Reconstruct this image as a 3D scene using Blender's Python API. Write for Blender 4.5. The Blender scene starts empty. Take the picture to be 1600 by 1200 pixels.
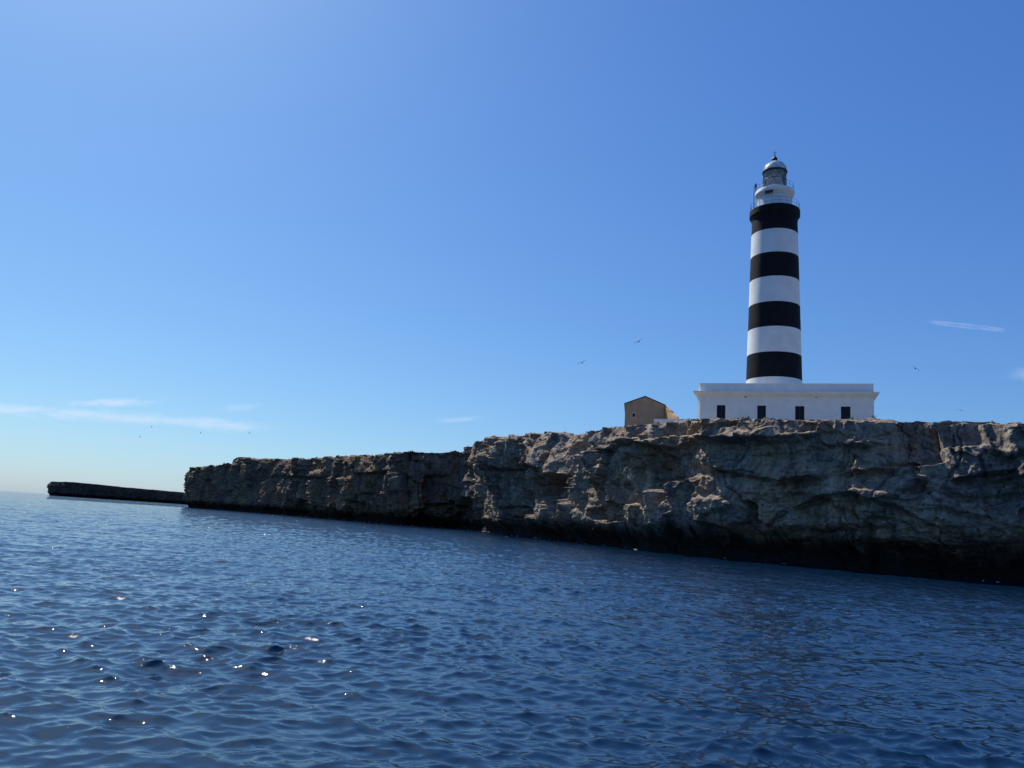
import bpy, bmesh, math, random
import numpy as np
from mathutils import Vector, Matrix

random.seed(7)
rng = np.random.default_rng(11)
R = math.radians
scene = bpy.context.scene
COL = scene.collection

# ------------------------------------------------------------------ camera, sky, sun, exposure
CAM_H = 2.2
PITCH, ROLL = R(10.33), R(3.8)
F = 1200.0                                   # focal length in photo pixels (1600 wide)
fwd = Vector((0, math.cos(PITCH), math.sin(PITCH)))
r0 = Vector((1, 0, 0)); u0 = Vector((0, -math.sin(PITCH), math.cos(PITCH)))
cr = r0 * math.cos(ROLL) + u0 * math.sin(ROLL)
cu = -r0 * math.sin(ROLL) + u0 * math.cos(ROLL)
cam_d = bpy.data.cameras.new("camera"); cam = bpy.data.objects.new("camera", cam_d); COL.objects.link(cam)
cam_d.sensor_width = 36; cam_d.lens = F / 1600 * 36
cam_d.clip_start = 0.1; cam_d.clip_end = 300000
M = Matrix((cr, cu, -fwd)).transposed().to_4x4(); M.translation = (0, 0, CAM_H)
cam.matrix_world = M
scene.camera = cam

SUN_AZ, SUN_EL = R(-37), R(50)               # azimuth from +Y, clockwise positive
world = bpy.data.worlds.new("World"); scene.world = world; world.use_nodes = True
wn = world.node_tree; wn.nodes.clear()
sky = wn.nodes.new("ShaderNodeTexSky"); sky.sky_type = 'NISHITA'; sky.sun_disc = False
sky.sun_elevation = SUN_EL; sky.sun_rotation = SUN_AZ
sky.altitude = 2200; sky.air_density = 1.4; sky.dust_density = 4.0; sky.ozone_density = 2.0
SKY_K = 0.10
def wmath(op, a, b):
    q = wn.nodes.new("ShaderNodeMath"); q.operation = op; wn.links.new(a, q.inputs[0]); q.inputs[1].default_value = b; return q.outputs[0]
wsep = wn.nodes.new("ShaderNodeSeparateColor"); wn.links.new(sky.outputs[0], wsep.inputs[0])
wcmb = wn.nodes.new("ShaderNodeCombineColor")
for i, (ga, gn) in enumerate(((1.093, 0.572), (0.972, 0.802), (0.655, 1.028))):   # the phone's rendering of a deep blue sky
    wn.links.new(wmath('MULTIPLY', wmath('POWER', wmath('MULTIPLY', wsep.outputs[i], SKY_K), ga), gn/SKY_K), wcmb.inputs[i])
bg = wn.nodes.new("ShaderNodeBackground"); bg.inputs['Strength'].default_value = SKY_K
wo = wn.nodes.new("ShaderNodeOutputWorld")
wn.links.new(wcmb.outputs[0], bg.inputs[0]); wn.links.new(bg.outputs[0], wo.inputs[0])

sun_d = bpy.data.lights.new("sun", 'SUN'); sun_d.energy = 5.0; sun_d.angle = R(0.53); sun_d.color = (1.0, 0.94, 0.85)
sun = bpy.data.objects.new("sun", sun_d); COL.objects.link(sun)
sdir = Vector((math.sin(SUN_AZ) * math.cos(SUN_EL), math.cos(SUN_AZ) * math.cos(SUN_EL), math.sin(SUN_EL)))
sun.rotation_euler = sdir.to_track_quat('Z', 'Y').to_euler()
sun.location = sdir * 100

vs = scene.view_settings
vs.view_transform = 'Standard'; vs.look = 'None'; vs.exposure = 0.0; vs.gamma = 1.0; vs.use_curve_mapping = False
scene.cycles.use_denoising = True; scene.cycles.sample_clamp_direct = 220.0; scene.cycles.use_adaptive_sampling = False
scene.cycles.caustics_reflective = False; scene.cycles.caustics_refractive = False
scene.cycles.max_bounces = 8

# ------------------------------------------------------------------ helpers
def ray(px, py):
    return fwd + cr * ((px - 800) / F) + cu * ((600 - py) / F)
def at(px, py, depth_y):
    d = ray(px, py); t = depth_y / d.y
    return Vector((d.x * t, depth_y, CAM_H + d.z * t))
def project(P):
    """world points (n,3) -> photo pixels"""
    P = np.asarray(P, float) - np.array((0, 0, CAM_H))
    z = P @ np.array(fwd); x = P @ np.array(cr); y = P @ np.array(cu)
    return 800 + F * x / z, 600 - F * y / z
def ground_x(px, Y, z=0.0):
    """world x of a point at height z and depth Y that shows at column px"""
    x = (px - 800) / F * Y
    for _ in range(12):
        qx, _q = project([[x, Y, z]]); x += (px - qx[0]) / F * Y
    return x

def tag(o, label=None, cat=None, group=None, kind=None):
    if label: o['label'] = label
    if cat: o['category'] = cat
    if group: o['group'] = group
    if kind: o['kind'] = kind
    return o
def empty(name, loc, rz=0.0):
    o = bpy.data.objects.new(name, None); COL.objects.link(o)
    o.location = loc; o.rotation_euler = (0, 0, rz); o.empty_display_size = 0.5
    return o
def obj(name, me, mat, parent=None, smooth=False):
    o = bpy.data.objects.new(name, me); COL.objects.link(o)
    if mat is not None:
        for m in (mat if isinstance(mat, (list, tuple)) else [mat]): me.materials.append(m)
    if parent: o.parent = parent
    if smooth: me.polygons.foreach_set('use_smooth', [True] * len(me.polygons))
    return o
def mesh_grid(name, P, closed_u=False):
    """P (nu, nv, 3) -> quad grid mesh"""
    nu, nv = P.shape[:2]
    me = bpy.data.meshes.new(name)
    idx = np.arange(nu * nv).reshape(nu, nv)
    if closed_u: idx = np.vstack([idx, idx[:1]])
    q = np.stack([idx[:-1, :-1], idx[1:, :-1], idx[1:, 1:], idx[:-1, 1:]], -1).reshape(-1, 4)
    me.vertices.add(nu * nv); me.vertices.foreach_set('co', P.reshape(-1).astype(np.float32))
    me.loops.add(q.size); me.loops.foreach_set('vertex_index', q.reshape(-1).astype(np.int32))
    me.polygons.add(len(q)); me.polygons.foreach_set('loop_start', np.arange(0, q.size, 4, dtype=np.int32))
    me.polygons.foreach_set('loop_total', np.full(len(q), 4, dtype=np.int32))
    me.update(calc_edges=True)
    return me
def attr(me, name, values):
    a = me.attributes.new(name, 'FLOAT', 'POINT'); a.data.foreach_set('value', np.asarray(values, np.float32).reshape(-1))

class MB:
    """collects shapes into one mesh"""
    def __init__(s): s.v = []; s.f = []
    def add(s, V, Fc):
        b = len(s.v); s.v += [tuple(p) for p in V]; s.f += [tuple(i + b for i in f) for f in Fc]; return s
    def box(s, x0, x1, y0, y1, z0, z1):
        return s.add([(x0,y0,z0),(x1,y0,z0),(x1,y1,z0),(x0,y1,z0),(x0,y0,z1),(x1,y0,z1),(x1,y1,z1),(x0,y1,z1)],
                     [(3,2,1,0),(4,5,6,7),(0,1,5,4),(1,2,6,5),(2,3,7,6),(3,0,4,7)])
    def lathe(s, prof, n=48, cx=0, cy=0):
        V = [(cx + r * math.cos(2*math.pi*i/n), cy + r * math.sin(2*math.pi*i/n), z) for r, z in prof for i in range(n)]
        Fc = []
        for k in range(len(prof) - 1):
            for i in range(n):
                j = (i + 1) % n
                Fc.append((k*n+i, k*n+j, (k+1)*n+j, (k+1)*n+i))
        return s.add(V, Fc)
    def tube(s, pts, r, n=6, closed=False):
        pts = [Vector(p) for p in pts]; m = len(pts); V = []; Fc = []
        for k, p in enumerate(pts):
            a = pts[(k-1) % m] if (closed or k > 0) else pts[k]
            b = pts[(k+1) % m] if (closed or k < m-1) else pts[k]
            t = (b - a).normalized()
            ref = Vector((0,0,1)) if abs(t.z) < 0.95 else Vector((1,0,0))
            e1 = t.cross(ref).normalized(); e2 = t.cross(e1)
            rr = r[k] if isinstance(r, (list, tuple)) else r
            V += [p + (e1*math.cos(2*math.pi*i/n) + e2*math.sin(2*math.pi*i/n)) * rr for i in range(n)]
        for k in range(m if closed else m-1):
            k2 = (k+1) % m
            for i in range(n):
                j = (i+1) % n; Fc.append((k*n+i, k*n+j, k2*n+j, k2*n+i))
        if not closed:
            Fc.append(tuple(range(n-1, -1, -1))); Fc.append(tuple(range((m-1)*n, m*n)))
        return s.add(V, Fc)
    def prism(s, poly, y0, y1):
        n = len(poly)
        V = [(x, y0, z) for x, z in poly] + [(x, y1, z) for x, z in poly]
        Fc = [tuple(range(n)), tuple(range(2*n-1, n-1, -1))] + [((i+1) % n, i, i+n, (i+1) % n + n) for i in range(n)]
        return s.add(V, Fc)
    def build(s, name, mat, parent=None, smooth=False, bevel=0):
        me = bpy.data.meshes.new(name); me.from_pydata(s.v, [], s.f); me.update()
        bm = bmesh.new(); bm.from_mesh(me); bmesh.ops.recalc_face_normals(bm, faces=bm.faces)
        if bevel: bmesh.ops.bevel(bm, geom=list(bm.edges), offset=bevel, segments=2, affect='EDGES', clamp_overlap=True)
        bm.to_mesh(me); bm.free()
        o = obj(name, me, mat, parent)
        if smooth:
            for p in me.polygons: p.use_smooth = True
            try: me.set_sharp_from_angle(angle=R(35))
            except Exception: pass
        return o

# ---- numpy noise
def h2(ix, iy, seed):
    n = (ix.astype(np.int64) * 374761393 + iy.astype(np.int64) * 668265263 + seed * 982451653) & 0xFFFFFFFF
    n = ((n ^ (n >> 13)) * 1274126177) & 0xFFFFFFFF
    n = ((n ^ (n >> 16)) * 2246822519) & 0xFFFFFFFF
    n = n ^ (n >> 15)
    return (n & 0xFFFFFF) / float(0xFFFFFF)
def gnoise(x, y, seed=0):
    x, y = np.broadcast_arrays(np.asarray(x, float), np.asarray(y, float))
    ix = np.floor(x); iy = np.floor(y); fx = x - ix; fy = y - iy
    u = fx*fx*fx*(fx*(fx*6-15)+10); v = fy*fy*fy*(fy*(fy*6-15)+10)
    def g(dx, dy):
        a = h2(ix + dx, iy + dy, seed) * 2 * math.pi
        return np.cos(a) * (fx - dx) + np.sin(a) * (fy - dy)
    return 1.5 * ((g(0,0)*(1-u) + g(1,0)*u)*(1-v) + (g(0,1)*(1-u) + g(1,1)*u)*v)
def fbm(x, y, seed=0, octv=4, gain=0.5, ridged=False):
    s = 0; a = 1.0; f = 1.0; n = 0
    for k in range(octv):
        q = gnoise(x*f + 13.7*k, y*f - 7.1*k, seed + k)
        s = s + a * ((1 - 2*np.abs(q)) if ridged else q); n += a
        a *= gain; f *= 2.03
    return s / n
def facets(x, y, seed, tilt=0.5):
    """cells, each a tilted plane of its own: broken rock. returns (height, border distance)"""
    ix = np.floor(x); iy = np.floor(y)
    b1 = np.full(x.shape, 1e9); b2 = np.full(x.shape, 1e9); hh = np.zeros(x.shape)
    for dx in (-1, 0, 1):
        for dy in (-1, 0, 1):
            cx = ix + dx; cy = iy + dy
            px = cx + 0.1 + 0.8*h2(cx, cy, seed); py = cy + 0.1 + 0.8*h2(cx, cy, seed+1)
            ex = x - px; ey = y - py; d = ex*ex + ey*ey
            val = (h2(cx, cy, seed+2) - 0.5) + tilt*((h2(cx, cy, seed+3) - 0.5)*2*ex + (h2(cx, cy, seed+4) - 0.5)*2*ey)
            m = d < b1
            b2 = np.where(m, b1, np.minimum(b2, d)); hh = np.where(m, val, hh); b1 = np.where(m, d, b1)
    return hh, np.sqrt(b2) - np.sqrt(b1)
def sstep(a, b, x):
    t = np.clip((x - a) / (b - a), 0, 1); return t*t*(3-2*t)

# ------------------------------------------------------------------ materials
def newmat(name):
    m = bpy.data.materials.new(name); m.use_nodes = True
    nt = m.node_tree; p = nt.nodes['Principled BSDF']
    return m, nt, p
class NG:
    """small node-graph writer"""
    def __init__(s, nt): s.nt = nt; s.L = nt.links
    def n(s, t, **kw):
        q = s.nt.nodes.new(t)
        for k, v in kw.items(): setattr(q, k, v)
        return q
    def noise(s, vec, scale, detail=4, rough=0.55, dist=0.0):
        q = s.n("ShaderNodeTexNoise"); q.inputs['Scale'].default_value = scale; q.inputs['Detail'].default_value = detail
        q.inputs['Roughness'].default_value = rough; q.inputs['Distortion'].default_value = dist
        if vec is not None: s.L.new(vec, q.inputs['Vector'])
        return q.outputs['Fac']
    def mapping(s, vec, scale=(1,1,1), rot=(0,0,0)):
        q = s.n("ShaderNodeMapping"); q.inputs['Scale'].default_value = scale; q.inputs['Rotation'].default_value = rot
        s.L.new(vec, q.inputs['Vector']); return q.outputs[0]
    def ramp(s, fac, a, b, lo=0.0, hi=1.0):
        q = s.n("ShaderNodeMapRange"); q.inputs['From Min'].default_value = a; q.inputs['From Max'].default_value = b
        q.inputs['To Min'].default_value = lo; q.inputs['To Max'].default_value = hi
        q.interpolation_type = 'SMOOTHSTEP'; s.L.new(fac, q.inputs['Value']); return q.outputs[0]
    def mix(s, fac, a, b, mode='MIX'):
        q = s.n("ShaderNodeMix"); q.data_type = 'RGBA'; q.blend_type = mode
        for sock, val in ((q.inputs['Factor'], fac), (q.inputs[6], a), (q.inputs[7], b)):
            if isinstance(val, (int, float)): sock.default_value = val
            elif isinstance(val, tuple): sock.default_value = (*val, 1) if len(val) == 3 else val
            else: s.L.new(val, sock)
        return q.outputs[2]
    def math(s, op, a, b=0.0, clamp=False):
        q = s.n("ShaderNodeMath", operation=op); q.use_clamp = clamp
        for sock, val in ((q.inputs[0], a), (q.inputs[1], b)):
            if isinstance(val, (int, float)): sock.default_value = val
            else: s.L.new(val, sock)
        return q.outputs[0]
    def bump(s, h, strength, dist, normal=None):
        q = s.n("ShaderNodeBump"); q.inputs['Strength'].default_value = strength; q.inputs['Distance'].default_value = dist
        s.L.new(h, q.inputs['Height'])
        if normal is not None: s.L.new(normal, q.inputs['Normal'])
        return q.outputs[0]

def mat_plain(name, col, rough=0.6, metal=0.0, var=0.15, scale=2.0, bump=0.0, streak=0.0, streakcol=(0.3,0.26,0.2), spec=0.4):
    m, nt, p = newmat(name); g = NG(nt)
    tc = g.n("ShaderNodeTexCoord"); v = tc.outputs['Object']
    a = g.noise(v, scale, 6); f = g.ramp(a, 0.3, 0.7)
    c = g.mix(f, tuple(x*(1-var) for x in col), tuple(min(1, x*(1+var*0.5)) for x in col))
    if streak:
        st = g.noise(g.mapping(v, (1.4, 1.4, 0.10)), 1.6, 6, 0.65)
        c = g.mix(g.ramp(st, 0.52, 0.78, 0, streak), c, streakcol)
    nt.links.new(c, p.inputs['Base Color'])
    p.inputs['Specular IOR Level'].default_value = spec; p.inputs['Roughness'].default_value = rough; p.inputs['Metallic'].default_value = metal
    if bump:
        b = g.bump(g.noise(v, scale*6, 5, 0.6), 0.6, bump); nt.links.new(b, p.inputs['Normal'])
    return m

MAT = {}
MAT['white'] = mat_plain('white_limewash', (0.76, 0.79, 0.75), 0.75, var=0.07, scale=0.9, streak=0.22, streakcol=(0.52,0.49,0.44))
MAT['tower_white'] = mat_plain('tower_white_paint', (0.78, 0.80, 0.77), 0.6, var=0.08, scale=0.7, streak=0.22, streakcol=(0.52,0.5,0.46))
MAT['tower_black'] = mat_plain('tower_black_paint', (0.0098, 0.0112, 0.0135), 0.7, var=0.3, scale=0.8, bump=0.03, streak=0.35, streakcol=(0.026,0.028,0.030), spec=0.12)
MAT['dark_metal'] = mat_plain('dark_metal', (0.02, 0.024, 0.03), 0.45, metal=0.3, var=0.2)
MAT['rail'] = mat_plain('grey_rail_paint', (0.10, 0.11, 0.13), 0.5, metal=0.3)
MAT['dome'] = mat_plain('pale_green_dome_metal', (0.66, 0.74, 0.70), 0.3, metal=0.0, var=0.2, scale=3)
MAT['shutter'] = mat_plain('dark_green_shutter', (0.010, 0.016, 0.018), 0.5, var=0.3, scale=5)
MAT['roof_slab'] = mat_plain('grey_roof', (0.42, 0.40, 0.37), 0.8)
MAT['tile'] = mat_plain('weathered_roof_tile', (0.11, 0.09, 0.075), 0.85, var=0.4, scale=3, bump=0.03)
MAT['optic'] = mat_plain('pale_optic', (0.80, 0.84, 0.83), 0.15, var=0.25, scale=4)
MAT['stucco_ochre'] = mat_plain('ochre_plaster', (0.42, 0.27, 0.14), 0.9, var=0.35, scale=1.0, bump=0.05, streak=0.6, streakcol=(0.62,0.55,0.44))
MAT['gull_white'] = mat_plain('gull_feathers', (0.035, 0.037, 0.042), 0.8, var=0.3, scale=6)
MAT['shrub'] = mat_plain('shrub_leaves', (0.07, 0.085, 0.03), 0.8, var=0.5, scale=6)
MAT['scrub'] = mat_plain('dry_scrub', (0.12, 0.11, 0.05), 0.85, var=0.5, scale=1.5)
MAT['stem'] = mat_plain('shrub_stem', (0.08, 0.06, 0.045), 0.9)

def stone_material():
    m, nt, p = newmat('stone_masonry'); g = NG(nt)
    v = g.n("ShaderNodeTexCoord").outputs['Object']
    a = g.noise(v, 0.8, 6); b = g.noise(v, 3.5, 5)
    c = g.mix(g.ramp(a, 0.35, 0.65), (0.28, 0.205, 0.135), (0.36, 0.265, 0.175))
    c = g.mix(g.ramp(b, 0.45, 0.75, 0, 0.6), c, (0.46, 0.36, 0.26))
    vo = g.n("ShaderNodeTexVoronoi", feature='DISTANCE_TO_EDGE'); vo.inputs['Scale'].default_value = 3.2
    nt.links.new(g.mapping(v, (0.8, 0.8, 1.5)), vo.inputs['Vector'])
    e = g.ramp(vo.outputs['Distance'], 0.0, 0.08)
    c = g.mix(e, (0.40, 0.31, 0.21), c)
    nt.links.new(c, p.inputs['Base Color']); p.inputs['Roughness'].default_value = 0.9
    n1 = g.bump(e, 0.4, 0.015); n2 = g.bump(g.noise(v, 8, 4), 0.6, 0.04, n1)
    nt.links.new(n2, p.inputs['Normal'])
    return m
MAT['stone'] = stone_material()

def rock_material():
    m, nt, p = newmat('limestone_cliff'); g = NG(nt)
    geo = g.n("ShaderNodeNewGeometry"); v = geo.outputs['Position']
    sep = g.n("ShaderNodeSeparateXYZ"); nt.links.new(v, sep.inputs[0]); z = sep.outputs['Z']
    sepn = g.n("ShaderNodeSeparateXYZ"); nt.links.new(geo.outputs['Normal'], sepn.inputs[0]); nz = sepn.outputs['Z']
    big = g.noise(g.mapping(v, (1, 1, 1.3)), 0.09, 5, 0.55, 0.6)
    mid = g.noise(v, 0.35, 6, 0.6)
    fine = g.noise(v, 2.2, 7, 0.68)
    bed = g.noise(g.mapping(v, (0.25, 0.25, 3.2)), 0.9, 5, 0.6, 0.4)
    c = g.mix(g.ramp(big, 0.42, 0.58), (0.235, 0.210, 0.178), (0.40, 0.285, 0.18))
    wide = g.noise(g.mapping(v, (1, 1, 0.6)), 0.055, 4, 0.55, 1.2)
    c = g.mix(g.ramp(wide, 0.50, 0.60, 0, 0.55), c, (0.10, 0.092, 0.085))
    c = g.mix(g.ramp(mid, 0.45, 0.66, 0, 0.8), c, (0.48, 0.405, 0.315))
    rust = g.noise(v, 0.16, 5, 0.6, 1.0)
    c = g.mix(g.ramp(rust, 0.53, 0.66, 0, 0.65), c, (0.42, 0.27, 0.15))
    streak = g.noise(g.mapping(v, (1.0, 1.0, 0.09)), 0.55, 6, 0.62)
    c = g.mix(g.ramp(streak, 0.50, 0.66, 0, 0.65), c, (0.13, 0.118, 0.105))
    c = g.mix(g.ramp(bed, 0.5, 0.75, 0, 0.45), c, (0.15, 0.14, 0.125))
    lich = g.noise(v, 0.9, 5, 0.7)
    c = g.mix(g.ramp(lich, 0.56, 0.68, 0, 0.5), c, (0.12, 0.115, 0.105))
    # flat tops are bleached, with dry soil
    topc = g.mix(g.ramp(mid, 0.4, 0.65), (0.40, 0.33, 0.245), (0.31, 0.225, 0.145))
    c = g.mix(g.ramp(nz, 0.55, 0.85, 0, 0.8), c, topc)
    # black lichen and weed band just above the sea
    wz = g.math('ADD', z, g.math('MULTIPLY', g.math('SUBTRACT', mid, 0.5), -3.4))
    wz = g.math('ADD', wz, g.math('MULTIPLY', g.math('SUBTRACT', streak, 0.5), -5.0))
    c = g.mix(g.ramp(wz, 1.6, 4.6, 1, 0), c, (0.017, 0.017, 0.017))
    # the rock grows darker and browner towards the far end of the island
    xx = g.math('ADD', sep.outputs['X'], g.math('MULTIPLY', g.math('SUBTRACT', big, 0.5), 40))
    dk = g.mix(g.ramp(xx, -30, 18), (0.66, 0.58, 0.50), (1, 1, 1))
    dk = g.mix(g.ramp(xx, -420, -250), (0.26, 0.25, 0.24), dk)
    c = g.mix(1.0, c, dk, 'MULTIPLY')
    v2 = g.ramp(fine, 0.32, 0.68, 0.62, 1.3)
    cc = g.n("ShaderNodeCombineColor"); [nt.links.new(v2, cc.inputs[i]) for i in range(3)]
    c = g.mix(1.0, c, cc.outputs[0], 'MULTIPLY')
    nt.links.new(c, p.inputs['Base Color']); p.inputs['Roughness'].default_value = 0.95
    p.inputs['Specular IOR Level'].default_value = 0.2
    vo = g.n("ShaderNodeTexVoronoi"); vo.inputs['Scale'].default_value = 2.6; nt.links.new(g.mapping(v, (1, 1, 1.4)), vo.inputs['Vector'])
    pits = g.ramp(vo.outputs['Distance'], 0.0, 0.45)
    b1 = g.bump(mid, 0.6, 0.5)
    b2 = g.bump(pits, 0.55, 0.16, b1)
    b3 = g.bump(fine, 1.0, 0.32, b2)
    b4 = g.bump(bed, 0.6, 0.25, b3)
    nt.links.new(b4, p.inputs['Normal'])
    return m
MAT['rock'] = rock_material()

def sea_material():
    m, nt, p = newmat('sea_water'); g = NG(nt)
    geo = g.n("ShaderNodeNewGeometry"); v = geo.outputs['Position']
    far = g.n("ShaderNodeAttribute", attribute_name='far').outputs['Fac']
    c = g.mix(g.ramp(g.noise(v, 0.03, 3), 0.35, 0.65), (0.0022, 0.0150, 0.038), (0.0028, 0.0185, 0.046))
    nt.links.new(c, p.inputs['Base Color'])
    p.inputs['IOR'].default_value = 1.5; p.inputs['Roughness'].default_value = 0.015
    # small ripples everywhere; metre-scale chop takes over where the mesh gets coarse
    rip = g.noise(g.mapping(v, (1.0, 1.7, 1.0), (0, 0, 0.15)), 5.5, 4, 0.6)
    chop = g.noise(g.mapping(v, (0.75, 1.2, 1.0), (0, 0, 0.15)), 2.0, 4, 0.6)
    hgt = g.math('ADD', g.math('MULTIPLY', rip, 0.005), g.math('MULTIPLY', chop, g.math('ADD', g.math('MULTIPLY', far, 0.09), g.math('MULTIPLY', g.math('POWER', far, 6.0), 0.22))))
    b = g.bump(hgt, 1.0, 1.0)
    nt.links.new(b, p.inputs['Normal'])
    return m
MAT['sea'] = sea_material()

# ------------------------------------------------------------------ sea
def build_sea():
    rr = [1.2, 2.2, 3.2, 4.0, 4.6]
    r = 5.0
    while r < 380:
        rr.append(r); r += 0.036 if r < 10 else 0.046 + (r-10)*0.0026
    while r < 60000:
        rr.append(r); r *= 1.045
    rr = np.array(rr)
    th = np.concatenate([np.linspace(-180, -60, 30, endpoint=False), np.arange(-60, -38, 0.21), np.arange(-38, 38, 0.15), np.arange(38, 60, 0.21), np.linspace(60, 180, 30)])
    th = np.radians(th)
    Rg, Tg = np.meshgrid(rr, th, indexing='ij')
    X = Rg*np.sin(Tg); Y = Rg*np.cos(Tg)
    dth = np.gradient(th); dr = np.gradient(rr)
    sp = np.maximum(Rg*dth[None, :], dr[:, None])
    H = np.zeros_like(X); DX = np.zeros_like(X); DY = np.zeros_like(X); lost = np.zeros_like(X); tot = 0
    N = 170
    lam = np.exp(np.linspace(math.log(0.12), math.log(8.0), N)) * rng.uniform(0.95, 1.05, N)
    spread = np.where(lam > 2.5, 0.45, 0.75)
    ang = R(188) + rng.normal(0, 1, N)*spread
    w = np.exp(-((np.log(lam) - math.log(0.40))/0.8)**2) + 0.75*np.exp(-((np.log(lam) - math.log(0.19))/0.4)**2) + 0.09*np.exp(-((np.log(lam) - math.log(2.4))/0.6)**2)
    sl = np.sqrt(w/np.sum(w)) * 0.20 * math.sqrt(2)
    near = Rg < 900
    gn = fbm(X/9, Y/6, 3, 4)
    gust = 0.84 + 0.55*sstep(-0.35, 0.5, gn)            # cat's-paws: calm patches and steep little waves
    for i in range(N):
        k = 2*math.pi/lam[i]; kx = math.sin(ang[i]); ky = math.cos(ang[i])
        fade = sstep(1.9, 3.4, lam[i]/sp); lost += sl[i]**2*(1-fade); tot += sl[i]**2
        msk = (fade > 0.001) & near
        if not msk.any(): continue
        ph = k*(X[msk]*kx + Y[msk]*ky) + rng.uniform(0, 6.283)
        a = sl[i]/k*fade[msk]*(gust[msk] if lam[i] < 2.2 else 1)
        H[msk] += a*np.cos(ph); s = -a*np.sin(ph)*(1.35 if lam[i] < 0.6 else 1.05)
        DX[msk] += s*kx; DY[msk] += s*ky
    P = np.stack([X+DX, Y+DY, H], -1)
    me = mesh_grid('sea', P[:, :])
    attr(me, 'far', np.sqrt(np.clip(lost/tot, 0, 1)))
    o = obj('sea', me, MAT['sea'], smooth=True)
    me.flip_normals() if me.polygons[len(me.polygons)//2].normal.z < 0 else None
    tag(o, 'deep blue choppy sea below the cliff with sun glints', kind='structure')
build_sea()

# ------------------------------------------------------------------ cliffs
def smooth_curve(pts, step):
    pts = np.array(pts, float)
    d = np.concatenate([[0], np.cumsum(np.linalg.norm(np.diff(pts, axis=0), axis=1))])
    s = np.arange(0, d[-1], step)
    # Catmull-Rom through the points
    T = np.gradient(pts, d, axis=0)
    k = np.clip(np.searchsorted(d, s, 'right')-1, 0, len(d)-2)
    hseg = (d[k+1]-d[k]); t = ((s-d[k])/hseg)[:, None]; hs = hseg[:, None]
    C = (2*t**3-3*t**2+1)*pts[k] + (t**3-2*t**2+t)*hs*T[k] + (-2*t**3+3*t**2)*pts[k+1] + (t**3-t**2)*hs*T[k+1]
    return s, C

def px_pts(L): return [(ground_x(px, Y), Y) for px, Y in L]

COAST = [(96, -8), (74, 28)] + px_pts([(1600, 64.5), (1475, 67), (1350, 72.3), (1220, 79), (1100, 86.5), (1000, 98), (900, 121), (820, 143), (777, 157),
        (758, 177), (736, 198), (704, 211), (664, 210), (634, 208), (590, 220), (520, 251), (450, 292), (385, 328), (345, 352), (320, 362)]) + \
        [(-157, 388), (-155, 412), (-135, 438)]
TOPLINE = [(200,740),(283,742),(290,735),(300,731),(325,728),(358,727),(363,716),(420,717),(450,718),(520,714),(600,711),(625,706),(680,708),(706,707),(722,703),(737,696),(752,688),
           (765,683),(815,681),(832,677),(880,677),(905,680),(930,674),(975,666),(1030,661),(1090,656),(1140,654),(1200,656),(1290,657),(1300,653),(1325,655),(1335,660),(1400,661),(1430,658),(1500,661),(1600,663),(1800,664)]
# hollows: photo x, photo y, half-width px, half-height px, depth m
HOLLOWS = [(872,766,30,24,4.6),(700,806,44,22,3.2),(740,796,24,22,3.0),(1040,735,20,30,2.0),(800,760,14,34,1.2),(470,792,16,12,5.0),(560,795,20,12,3.0),(1055,770,10,18,1.6),(1185,800,12,18,1.6),
           (1004,737,6,7,0.9),(985,760,9,8,1.0),(812,800,20,10,1.5),(960,800,30,16,2.0),(1420,735,26,16,0.8),(1060,690,40,10,-1.0),
           (1340,775,90,10,-0.5),(1150,742,60,6,0.5),(610,760,9,50,1.2),(655,770,8,60,-1.0),(500,760,20,30,-1.2),(400,760,14,30,1.2),(940,720,14,50,-2.0),(905,715,9,40,1.6),
           (1010,700,22,16,-1.0),(1120,800,50,24,-0.9),(1560,760,40,60,0.8),(790,740,14,45,-1.0),(820,745,10,40,0.9)]

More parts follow.
